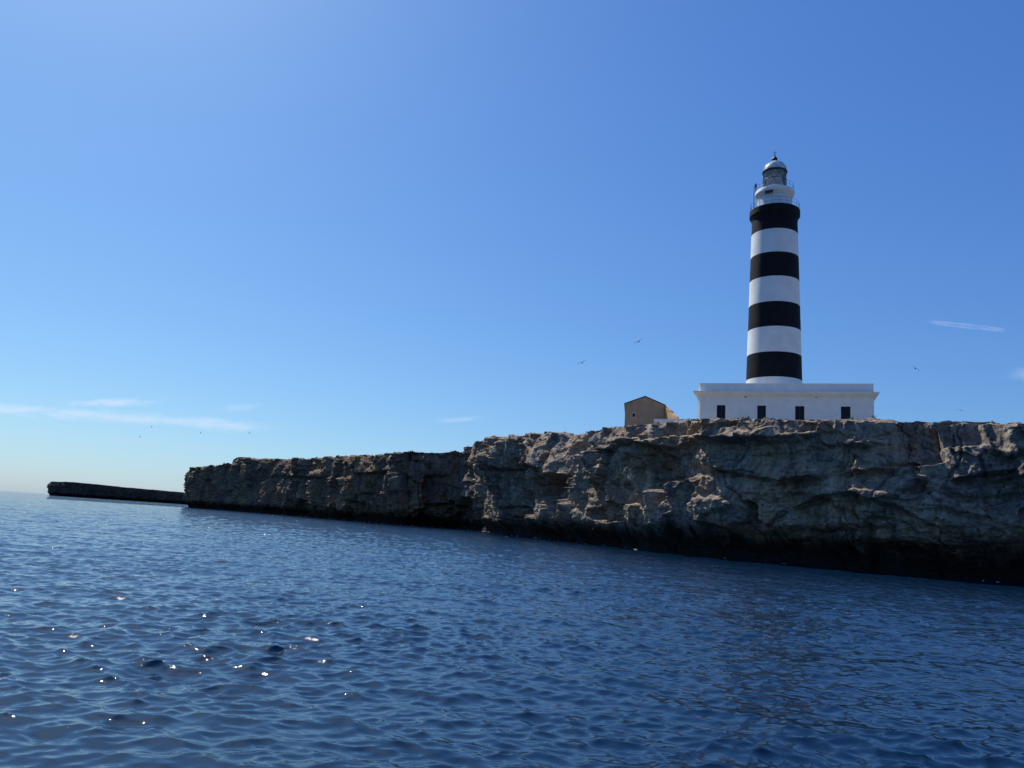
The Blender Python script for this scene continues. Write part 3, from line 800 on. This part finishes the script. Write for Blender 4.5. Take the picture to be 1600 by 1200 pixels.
# lantern
lr = rad_at(36.5, wz2 + 2.0)
lz0 = wz2 + 0.002; lzs = lz0 + 0.55
lz1 = front_z(263.0, r=lr)
lant = MB().lathe([(lr+0.06, lz0), (lr+0.06, lzs-0.08), (lr+0.10, lzs-0.05), (lr+0.10, lzs), (lr-0.15, lzs)], 48).build('lantern', MAT['tower_white'], light, smooth=True)
m, nt, p = newmat('lantern_glass'); g = NG(nt)
gl = g.n("ShaderNodeBsdfGlossy"); gl.inputs['Roughness'].default_value = 0.03
trn = g.n("ShaderNodeBsdfTransparent"); trn.inputs[0].default_value = (0.95, 0.97, 0.97, 1)
lw = g.n("ShaderNodeFresnel"); lw.inputs['IOR'].default_value = 1.5
tsl = g.n("ShaderNodeBsdfTranslucent"); tsl.inputs[0].default_value = (0.85, 0.88, 0.88, 1); ms = g.n("ShaderNodeMixShader"); ms.inputs[0].default_value = 0.38   # salt film
nt.links.new(trn.outputs[0], ms.inputs[1]); nt.links.new(tsl.outputs[0], ms.inputs[2])
mx = g.n("ShaderNodeMixShader"); nt.links.new(g.math('ADD', lw.outputs[0], 0.04), mx.inputs[0]); nt.links.new(ms.outputs[0], mx.inputs[1]); nt.links.new(gl.outputs[0], mx.inputs[2])
nt.links.new(mx.outputs[0], nt.nodes['Material Output'].inputs[0]); MAT['glass'] = m
NP_ = 12
for i in range(NP_):
    a0 = 2*math.pi*i/NP_ + 0.012; a1 = 2*math.pi*(i+1)/NP_ - 0.012
    V = [(lr*math.cos(a0+(a1-a0)*k/4), lr*math.sin(a0+(a1-a0)*k/4), z) for z in (lzs+0.01, lz1-0.01) for k in range(5)]
    MB().add(V, [(k, k+1, 6+k, 5+k) for k in range(4)]).build('pane', MAT['glass'], lant)
# slanting astragals, both ways round
H = lz1 - lzs
for sgn in (1, -1):
    for i in range(8):
        a = 2*math.pi*i/8
        pts = [((lr+0.03)*math.cos(a + sgn*t*1.05), (lr+0.03)*math.sin(a + sgn*t*1.05), lzs + H*t) for t in np.linspace(0, 1, 9)]
        MB().tube(pts, 0.026, 5).build('glazing_bar', MAT['dark_metal'], lant)
MB().tube([((lr+0.03)*math.cos(2*math.pi*i/40), (lr+0.03)*math.sin(2*math.pi*i/40), lzs + H*0.5) for i in range(40)], 0.04, 6, closed=True).build('ring', MAT['dark_metal'], lant)
MB().lathe([(lr-0.03, lz1-0.10), (lr+0.10, lz1-0.10), (lr+0.16, lz1), (lr+0.16, lz1+0.16), (lr-0.03, lz1+0.18)], 48).build('ring', MAT['dark_metal'], lant, smooth=True)
# optic inside: cut glass that glows with the light behind it
no = MAT['optic'].node_tree; go = NG(no); po = no.nodes['Principled BSDF']
to_ = go.n("ShaderNodeBsdfTranslucent"); to_.inputs[0].default_value = (.92, .95, .95, 1)
mo = go.n("ShaderNodeMixShader"); mo.inputs[0].default_value = 0.65
no.links.new(po.outputs[0], mo.inputs[1]); no.links.new(to_.outputs[0], mo.inputs[2]); no.links.new(mo.outputs[0], no.nodes['Material Output'].inputs[0])
op = [(0.15, lzs-0.3), (1.0, lzs+0.1)]
for k in range(9):
    z = lzs + 0.15 + k*(H*0.8/9); w_ = 0.95 + 0.2*math.sin(math.pi*(k+0.5)/9)
    op += [(w_, z), (w_+0.07, z + H*0.03), (w_-0.04, z + H*0.075)]
op += [(0.1, lz1-0.2)]
MB().lathe(op, 32).build('optic', MAT['optic'], lant, smooth=True)
# dome with crossing ribs, ball and rod
dz0 = lz1 + 0.182; zball = front_z(248.3, r=0.2); hd = zball - 0.38 - dz0
dr = lr + 0.05
prof = [(dr*math.cos(t), dz0 + hd*math.sin(t)) for t in np.linspace(0, math.pi/2*0.90, 14)]
dome = MB().lathe(prof + [(0.0, prof[-1][1]+0.03)], 48).build('dome', MAT['dome'], light, smooth=True)
for sgn in (1, -1):
    for i in range(8):
        a = 2*math.pi*i/8
        pts = [((dr*math.cos(t)+0.03)*math.cos(a + sgn*t*0.8), (dr*math.cos(t)+0.03)*math.sin(a + sgn*t*0.8), dz0 + (hd+0.03)*math.sin(t)) for t in np.linspace(0, math.pi/2*0.88, 9)]
        MB().tube(pts, 0.022, 5).build('rib', MAT['rail'], dome)
MB().lathe([(0.0, zball-0.42), (0.30, zball-0.40), (0.26, zball-0.28), (0.40, zball-0.1), (0.43, zball+0.08), (0.33, zball+0.30), (0.14, zball+0.42), (0.10, zball+0.55), (0.16, zball+0.62), (0.08, zball+0.7), (0.0, zball+0.72)], 24).build('ball_finial', MAT['dark_metal'], light, smooth=True)
zr = front_z(234.5, r=0)
mb = MB().tube([(0, 0, zball+0.70), (0, 0, zr)], [0.06, 0.03], 6)
mb.tube([(-0.3, 0, zball+1.15), (0.3, 0, zball+1.15)], 0.025, 5); mb.tube([(0, -0.3, zball+1.05), (0, 0.3, zball+1.05)], 0.025, 5)
mb.build('lightning_rod', MAT['dark_metal'], light)

# ------------------------------------------------------------------ stone house, its side wall, low white wall
YS = 124.0
c0 = at(977, 633, YS); ap = at(1007, 621, YS); c1 = at(1036.5, 633, YS)
SG = 17.0
HR = R(-9.5)
sh = empty('stone_house', (c0.x, YS, SG), HR)
tag(sh, 'small brown stone house with a low gable left of the lighthouse', 'house')
SW_ = (c1.x - c0.x)/math.cos(HR); eh = (c0.z + c1.z)/2 - SG; rh = ap.z - SG; xa = SW_/2
wx, wz = at(990, 649, YS).x - c0.x, at(990, 649, YS).z - SG
hw_, hh_ = 0.22, 0.30
DS = 9.0
gw = MB()
# gable wall around the small window
gw.prism([(0, 0), (wx-hw_, 0), (wx-hw_, eh-0.0), (0, eh)], 0, 0.5)
gw.prism([(wx-hw_, 0), (wx+hw_, 0), (wx+hw_, wz-hh_), (wx-hw_, wz-hh_)], 0, 0.5)
gw.prism([(wx-hw_, wz+hh_), (wx+hw_, wz+hh_), (wx+hw_, eh), (wx-hw_, eh)], 0, 0.5)
gw.prism([(wx+hw_, 0), (SW_, 0), (SW_, eh), (wx+hw_, eh)], 0, 0.5)
gw.prism([(0, eh), (SW_, eh), (xa, rh)], 0, 0.5)
gw.build('gable_wall', MAT['stone'], sh)
MB().box(0, 0.5, 0.502, DS, 0, eh).box(SW_-0.5, SW_, 0.502, DS, 0, eh).box(0.502, SW_-0.502, DS-0.5, DS, 0, eh).build('side_wall', MAT['stone'], sh)
sl_ = (rh-eh)/xa
rf = MB()
for sx in (-1, 1):
    e = 0.18
    p_e = (xa + sx*(xa + e), eh - sl_*e + 0.02); p_r = (xa + sx*0.0, rh + 0.02)
    poly = [p_e, p_r, (p_r[0], p_r[1] + 0.16), (p_e[0], p_e[1] + 0.16)]
    rf.prism(poly if sx < 0 else poly[::-1], -0.10, DS + 0.1)
rf.build('roof', MAT['tile'], sh)
fr = MB(); t = 0.13
fr.box(wx-hw_-t, wx-hw_-.002, -0.05, 0.12, wz-hh_-t, wz+hh_+t); fr.box(wx+hw_+.002, wx+hw_+t, -0.05, 0.12, wz-hh_-t, wz+hh_+t)
fr.box(wx-hw_, wx+hw_, -0.05, 0.12, wz+hh_+.002, wz+hh_+t+.05); fr.box(wx-hw_, wx+hw_, -0.08, 0.12, wz-hh_-t-.05, wz-hh_-.002)
wf = fr.build('window', MAT['roof_slab'], sh)
MB().box(wx-hw_+.003, wx+hw_-.003, 0.2, 0.24, wz-hh_+.003, wz+hh_-.003).build('pane', MAT['shutter'], wf)
# ochre wall running towards the sea from the right corner, its top sloping down
e0 = Vector((c1.x + 0.25, YS - 0.05, SG))
Lw = 9.0; dirw = Vector((math.sin(R(176)), math.cos(R(176)), 0))
endp = e0 + dirw*Lw
zend = at(1062, 656, endp.y).z
ex_ = ground_x(1062, endp.y, zend); endp.x = ex_
dv = (Vector((endp.x, endp.y, 0)) - Vector((e0.x, e0.y, 0))); Lw = dv.length; dv.normalize(); nv = Vector((-dv.y, dv.x, 0))
rw = empty('ruined_wall', e0); rw.rotation_euler = (0, 0, math.atan2(dv.y, dv.x))
tag(rw, 'ochre plastered wall with a sloping top beside the stone house', 'wall')
ht0 = c1.z - 0.05 - SG; ht1 = zend - SG
nseg = 26; poly = [(0, 0), (Lw, 0)] + [(Lw*(1-i/nseg), ht1 + (ht0-ht1)*(i/nseg) + random.uniform(-.06, .06)) for i in range(nseg+1)]
MB().prism(poly, -0.25, 0.25).build('masonry', MAT['stucco_ochre'], rw)
# low white wall from the house to the keeper's house
pA = at(1022, 654.6, 112.0); pB = at(1089.5, 655.5, YL + 0.7)
dA = Vector((pB.x - pA.x, pB.y - pA.y, 0)); LwA = dA.length - 0.15
bw = empty('boundary_wall', (pA.x, pA.y, SG - 0.3)); bw.rotation_euler = (0, 0, math.atan2(dA.y, dA.x))
tag(bw, 'low white wall between the stone house and the white house', 'wall')
hA = pA.z - SG + 0.3
MB().box(0, LwA, 0, 0.35, 0, hA - 0.12).build('masonry', MAT['white'], bw)
MB().box(-0.05, LwA, -0.05, 0.40, hA - 0.118, hA).build('coping', MAT['white'], bw)

# ------------------------------------------------------------------ plants
def shrub(loc, size, label, name='shrub', flat=0.6, n=260, mat='shrub'):
    t = empty(name, loc)
    tag(t, label, 'shrub', 'shrubs along the cliff top')
    V = []; Fc = []
    cl = [(random.uniform(-.6, .6), random.uniform(-.6, .6), random.uniform(.25, .8)*flat, random.uniform(.25, .5)) for _ in range(9)]
    for i in range(n):
        c = random.choice(cl)
        d = Vector((random.gauss(0, 1), random.gauss(0, 1), random.gauss(0, 1))).normalized()*c[3]*random.uniform(.6, 1.05)
        p = Vector((c[0], c[1], c[2])) + Vector((d.x, d.y, d.z*flat)); p.z = max(p.z, 0.03); p *= size
        a = Vector((random.gauss(0, 1), random.gauss(0, 1), random.gauss(0, 1))).normalized()*size*0.11
        b = a.cross(Vector((random.gauss(0, 1), random.gauss(0, 1), random.gauss(0, 1)))).normalized()*size*0.06
        k = len(V); V += [p - a, p + b, p + a, p - b]; Fc.append((k, k+1, k+2, k+3))
    MB().add(V, Fc).build('foliage', MAT[mat], t)
    st = MB()
    for c in cl[:5]: st.tube([(0, 0, -0.3*size), (c[0]*.5*size, c[1]*.5*size, c[2]*.5*size), (c[0]*size, c[1]*size, c[2]*size)], [.03*size, .02*size, .01*size], 5)
    st.build('stem', MAT['stem'], t)
    return t
def rim_point(px, inland=0.5):
    d = np.abs(PXC - px) + np.where(PCL[:, 0, 1] > 50, 0, 1e4); i = int(np.argmin(d))
    j = NFACE + int(inland)
    return Vector(PCL[i, j])
for px, inl, size, lab in ((1087, 2, 0.75, 'yellow green shrub on the rim beside the corner of the white house'),
                           (932, 3, 1.1, 'low dark shrub on the cliff rim left of the stone house'),
                           (855, 3, 0.8, 'small dry shrub on the flat crest of the headland'),
                           (772, 3, 0.8, 'small shrub on the left shoulder of the headland top'),
                           (610, 4, 1.2, 'low shrub on the far cliff crest left of the dip'),
                           (500, 4, 1.3, 'low shrub on the far cliff crest nearest the left end')):
    shrub(rim_point(px, inl) - Vector((0, 0, 0.1)), size, lab)
for t_, lab in ((0.50, 'dark tuft growing half way down the sloping ochre wall'), (0.86, 'small dark tuft near the foot of the sloping ochre wall')):
    p_ = e0 + dv*Lw*t_; p_.z = SG + ht0 + (ht1-ht0)*t_ - 0.02
    shrub(p_, 0.32 if t_ < .6 else 0.22, lab, flat=0.9, n=160)
# ground cover behind the rim: nobody could count it
V = []; Fc = []
ncol = len(PXC)
for _ in range(2600):
    i = random.randrange(ncol//8, ncol-60); j = NFACE + random.choice([1, 2, 3, 3, 4, 5, 6, 8, 10, 12, 14])
    if PCL[i, j, 1] < 50 or gnoise(np.array([PCL[i, j, 0]/9]), np.array([PCL[i, j, 1]/9]), 77)[0] < 0.02: continue
    b = Vector(PCL[i, j]); sz_ = random.uniform(.08, .26)*(0.6 + b.y/260)
    for k in range(9):
        d = Vector((random.gauss(0, .6), random.gauss(0, .6), abs(random.gauss(0.7, .3))))*sz_
        w_ = Vector((random.gauss(0, 1), random.gauss(0, 1), 0)).normalized()*sz_*0.16
        q = len(V); V += [b + d*0.1 - w_ - Vector((0,0,.05)), b + d*0.1 + w_ - Vector((0,0,.05)), b + d + w_*.4, b + d - w_*.4]; Fc.append((q, q+1, q+2, q+3))
sc_ = MB().add(V, Fc).build('scrub', MAT['scrub'], None)
tag(sc_, 'low dry scrub and grass along the top of the cliff', kind='stuff')

# white flecks at the cliff foot: froth, and sun glints painted in
m_, nt_, p_ = newmat('foam_glints'); p_.inputs['Base Color'].default_value = (.72, .76, .78, 1); p_.inputs['Roughness'].default_value = 0.7
V = []; Fc = []
for _ in range(260):
    i = random.randrange(ncol//8, ncol - 40)
    if PCL[i, 0, 1] < 100 and random.random() < 0.98: continue
    j = 8 + random.randrange(8)
    b = Vector((PCL[i, j, 0], PCL[i, j, 1], 0)); toc = Vector((-b.x, -b.y, 0)).normalized()
    b = b + toc*abs(random.gauss(0.3, 1.0)); b.z = 0.05
    w = random.uniform(.04, .16)*(0.6 + b.y/220); n = 9; k = len(V)
    V.append(b + Vector((0, 0, .05)))
    al = random.uniform(-.4, .4)
    for q in range(n):
        a = 2*math.pi*q/n; rr_ = w*random.uniform(.5, 1.3)
        x = rr_*math.cos(a)*2.2; y = rr_*math.sin(a)*0.8
        V.append(b + Vector((x*math.cos(al) - y*math.sin(al), x*math.sin(al) + y*math.cos(al), random.uniform(-.02, .03))))
    Fc += [(k, k+1+q, k+1+(q+1) % n) for q in range(n)]
tag(MB().add(V, Fc).build('foam_glints', m_, None), 'white flecks of froth and painted sun glints along the waterline of the cliff', kind='stuff')

# ------------------------------------------------------------------ gulls
def gull_mesh(name, flap=0.35, fold=0.5):
    """one skin: body along +X, wings to both sides with a bend at the wrist"""
    V = []; Fc = []
    body = [(-0.34, .012, 0), (-0.24, .05, 0), (-0.10, .085, 0), (0.04, .09, 0), (0.14, .065, 0.01), (0.20, .05, .025), (0.26, .042, .03), (0.29, .02, .025), (0.34, .006, .015)]
    n = 8
    for x, r, z in body:
        V += [(x, r*math.cos(2*math.pi*i/n), z + r*0.85*math.sin(2*math.pi*i/n)) for i in range(n)]
    for k in range(len(body)-1):
        for i in range(n):
            j = (i+1) % n; Fc.append((k*n+i, k*n+j, (k+1)*n+j, (k+1)*n+i))
    Fc.append(tuple(range(n-1, -1, -1))); Fc.append(tuple(range((len(body)-1)*n, len(body)*n)))
    for sg in (1, -1):
        b = len(V)
        st = [(0.05, 0.10, -0.14, 0.03), (0.22, 0.15, -0.10, 0.03 + flap*0.20), (0.38, 0.16, -0.04, 0.02 + flap*0.28), (0.55, 0.06, -0.08, 0.01 + flap*0.22), (0.70, -0.10, -0.18, flap*0.05*fold - 0.02)]
        for y, xl, xt, z in st:
            V += [(xl, sg*y, z), ((xl+xt)/2, sg*y, z + .018), (xt, sg*y, z), ((xl+xt)/2, sg*y, z - .012)]
        for k in range(4):
            for i in range(4):
                j = (i+1) % 4; Fc.append((b+k*4+i, b+k*4+j, b+k*4+4+j, b+k*4+4+i))
        Fc.append((b+16, b+17, b+18, b+19)); Fc.append((b+3, b+2, b+1, b))
    b = len(V); V += [(-0.30, .03, 0), (-0.30, -.03, 0), (-0.46, -.07, 0), (-0.46, .07, 0), (-0.30, .03, .015), (-0.30, -.03, .015), (-0.46, -.07, .01), (-0.46, .07, .01)]
    Fc += [(b, b+1, b+2, b+3), (b+7, b+6, b+5, b+4), (b, b+4, b+5, b+1), (b+1, b+5, b+6, b+2), (b+2, b+6, b+7, b+3), (b+3, b+7, b+4, b)]
    me = bpy.data.meshes.new(name); me.from_pydata(V, [], Fc); me.update()
    bm = bmesh.new(); bm.from_mesh(me); bmesh.ops.recalc_face_normals(bm, faces=bm.faces); bm.to_mesh(me); bm.free()
    me.materials.append(MAT['gull_white']); return me
gm = [gull_mesh('gull', .45, .2), gull_mesh('gull', .9, 1.0), gull_mesh('gull', .1, .1)]
GULLS = [(909.5, 567, 165, 0, 70, -24, 'dark gull gliding lower left of the pair beside the lighthouse'),
         (998, 534, 150, 0, 70, -28, 'dark gull with bent wings higher of the pair left of the lighthouse'),
         (1430.5, 576, 190, 0, 40, 40, 'dark gull banking in the blue sky right of the lighthouse'),
         (1501, 641, 210, 2, 60, 15, 'small gull just above the cliff rim at the right'),
         (98.5, 658.5, 420, 2, 80, 10, 'tiny gull farthest left above the distant islet'),
         (237, 667, 380, 1, 20, 50, 'tiny gull in the pale sky just below the cloud bank'),
         (219, 682.5, 420, 0, 10, 75, 'tiny gull lowest of those above the distant islet'),
         (313.5, 676, 420, 0, 15, 78, 'tiny upright gull above the left end of the cliff'),
         (389.5, 676, 400, 0, 15, 82, 'tiny upright gull right of the others over the far cliff'),
         (452, 692, 430, 2, 80, 5, 'tiny gull skimming low over the far cliff crest')]
for px, py, Yg, k, yaw, bank, lab in GULLS:
    o = bpy.data.objects.new('gull', gm[k]); COL.objects.link(o)
    o.location = at(px, py, Yg); o.rotation_euler = (R(bank), R(-8), R(yaw)); o.scale = (1.6,)*3 if Yg < 300 else (0.9,)*3
    tag(o, lab, 'bird', 'gulls flying over the island')
# a gull standing on the headland shoulder
b_ = rim_point(744, 0)
pg = MB()
pg.tube([(-0.32, 0, .20), (-0.2, 0, .24), (-0.05, 0, .28), (0.08, 0, .31), (0.15, 0, .37), (0.17, 0, .43), (0.21, 0, .46), (0.26, 0, .455), (0.32, 0, .44)], [.015, .05, .085, .085, .06, .045, .05, .03, .008], 8)
for y in (-.04, .04): pg.tube([(0, y, .24), (0.0, y, .1), (0.01, y, -.02)], .01, 5)
o = pg.build('gull', mat_plain('standing_gull_feathers', (.6, .6, .6), .8, var=.2), None, smooth=True)
o.location = b_; o.rotation_euler = (0, 0, R(200)); o.scale = (1.2, 1.2, 1.2)
tag(o, 'pale gull standing on the left shoulder of the headland', 'bird')

# ------------------------------------------------------------------ thin high clouds
def cloud_material(name, dens, sx, sy, seed, eu=0.05):
    m, nt, p = newmat(name); nt.nodes.remove(p); g = NG(nt)
    uv = g.n("ShaderNodeUVMap").outputs[0]
    sep = g.n("ShaderNodeSeparateXYZ"); nt.links.new(uv, sep.inputs[0])
    mp = g.n("ShaderNodeMapping"); mp.inputs['Scale'].default_value = (sx, sy, 1); mp.inputs['Location'].default_value = (seed*1.7, seed*.9, seed); nt.links.new(uv, mp.inputs[0])
    n = g.noise(mp.outputs[0], 1.0, 8, 0.6, 0.5)
    def edge(v, k):
        a = g.math('SUBTRACT', v, 0.5); a = g.math('ABSOLUTE', a); return g.ramp(a, k, 0.5, 1, 0)
    fall = g.math('MULTIPLY', edge(sep.outputs[0], eu), edge(sep.outputs[1], 0.0))
    al = g.math('MULTIPLY', g.ramp(g.math('ADD', n, g.math('MULTIPLY', fall, 0.35)), 0.52, 0.95), g.math('MULTIPLY', fall, dens), True)
    df = g.n("ShaderNodeBsdfDiffuse"); df.inputs[0].default_value = (.9, .9, .9, 1)
    tr = g.n("ShaderNodeBsdfTranslucent"); tr.inputs[0].default_value = (.9, .9, .9, 1)
    ad = g.n("ShaderNodeMixShader"); ad.inputs[0].default_value = 0.75; nt.links.new(df.outputs[0], ad.inputs[1]); nt.links.new(tr.outputs[0], ad.inputs[2])
    tp = g.n("ShaderNodeBsdfTransparent"); mx = g.n("ShaderNodeMixShader")
    nt.links.new(al, mx.inputs[0]); nt.links.new(tp.outputs[0], mx.inputs[1]); nt.links.new(ad.outputs[0], mx.inputs[2])
    nt.links.new(mx.outputs[0], nt.nodes['Material Output'].inputs[0])
    return m
def cloud(p0, p1, alt, depth_px, dens, sx, sy, seed, label, eu=0.05):
    """a long thin lens of ice cloud at height alt between two photo points, depth_px tall in the view"""
    def hit(px, py):
        d = ray(px, py); t = (alt - CAM_H)/d.z; return Vector((0, 0, CAM_H)) + d*t
    nu, nv = 24, 8
    top = np.empty((nu+1, nv+1, 3))
    for i in range(nu+1):
        u = i/nu; px = p0[0] + (p1[0]-p0[0])*u; py = p0[1] + (p1[1]-p0[1])*u
        for j in range(nv+1):
            v = j/nv; q = hit(px, py + depth_px*(0.5 - v))
            top[i, j] = q
    U, Vv = np.meshgrid(np.linspace(0, 1, nu+1), np.linspace(0, 1, nv+1), indexing='ij')
    th_ = 60*np.sin(U*math.pi)*np.sin(Vv*math.pi)
    up = top.copy(); up[..., 2] += th_; dn = top.copy(); dn[..., 2] -= th_ + 1
    nverts = (nu+1)*(nv+1)
    V = np.concatenate([up.reshape(-1, 3), dn.reshape(-1, 3)])
    idx = np.arange(nverts).reshape(nu+1, nv+1); Fc = []
    for i in range(nu):
        for j in range(nv):
            a, b, c, d = idx[i, j], idx[i+1, j], idx[i+1, j+1], idx[i, j+1]
            Fc += [(a, b, c, d), (nverts+d, nverts+c, nverts+b, nverts+a)]
    org = top.reshape(-1, 3).mean(0)
    me = bpy.data.meshes.new('cloud'); me.from_pydata([tuple(x) for x in (V-org)], [], Fc); me.update()
    uvl = me.uv_layers.new(name='UVMap'); UVs = np.concatenate([np.stack([U, Vv], -1).reshape(-1, 2)]*2)
    li = np.empty(len(me.loops), np.int32); me.loops.foreach_get('vertex_index', li)
    uvl.data.foreach_set('uv', UVs[li].astype(np.float32).reshape(-1))
    o = obj('cloud', me, cloud_material('ice_cloud', dens, sx, sy, seed, eu)); o.location = org
    tag(o, label, 'cloud'); return o
cloud((1425, 500), (1600, 519), 7000, 8, 0.13, 7, 1.2, 3.1, 'thin white streak of cloud in the blue sky at the right', 0.25)
cloud((1540, 578), (1680, 596), 7000, 34, 0.10, 4, 3, 5.3, 'faint wisp of cloud at the right edge below the streak')
cloud((-160, 628), (470, 672), 7000, 34, 0.21, 14, 3.5, 7.7, 'long pale cloud bank low over the sea at the left', 0.3)
cloud((60, 632), (290, 626), 7000, 22, 0.26, 9, 4, 9.4, 'small white wisps above the long low cloud bank')
cloud((320, 642), (430, 632), 7000, 20, 0.11, 3, 3, 2.4, 'faint wisp of cloud right of the low cloud bank')
cloud((640, 660), (790, 652), 7000, 14, 0.12, 3, 2, 4.6, 'faint flat wisp of cloud above the headland')
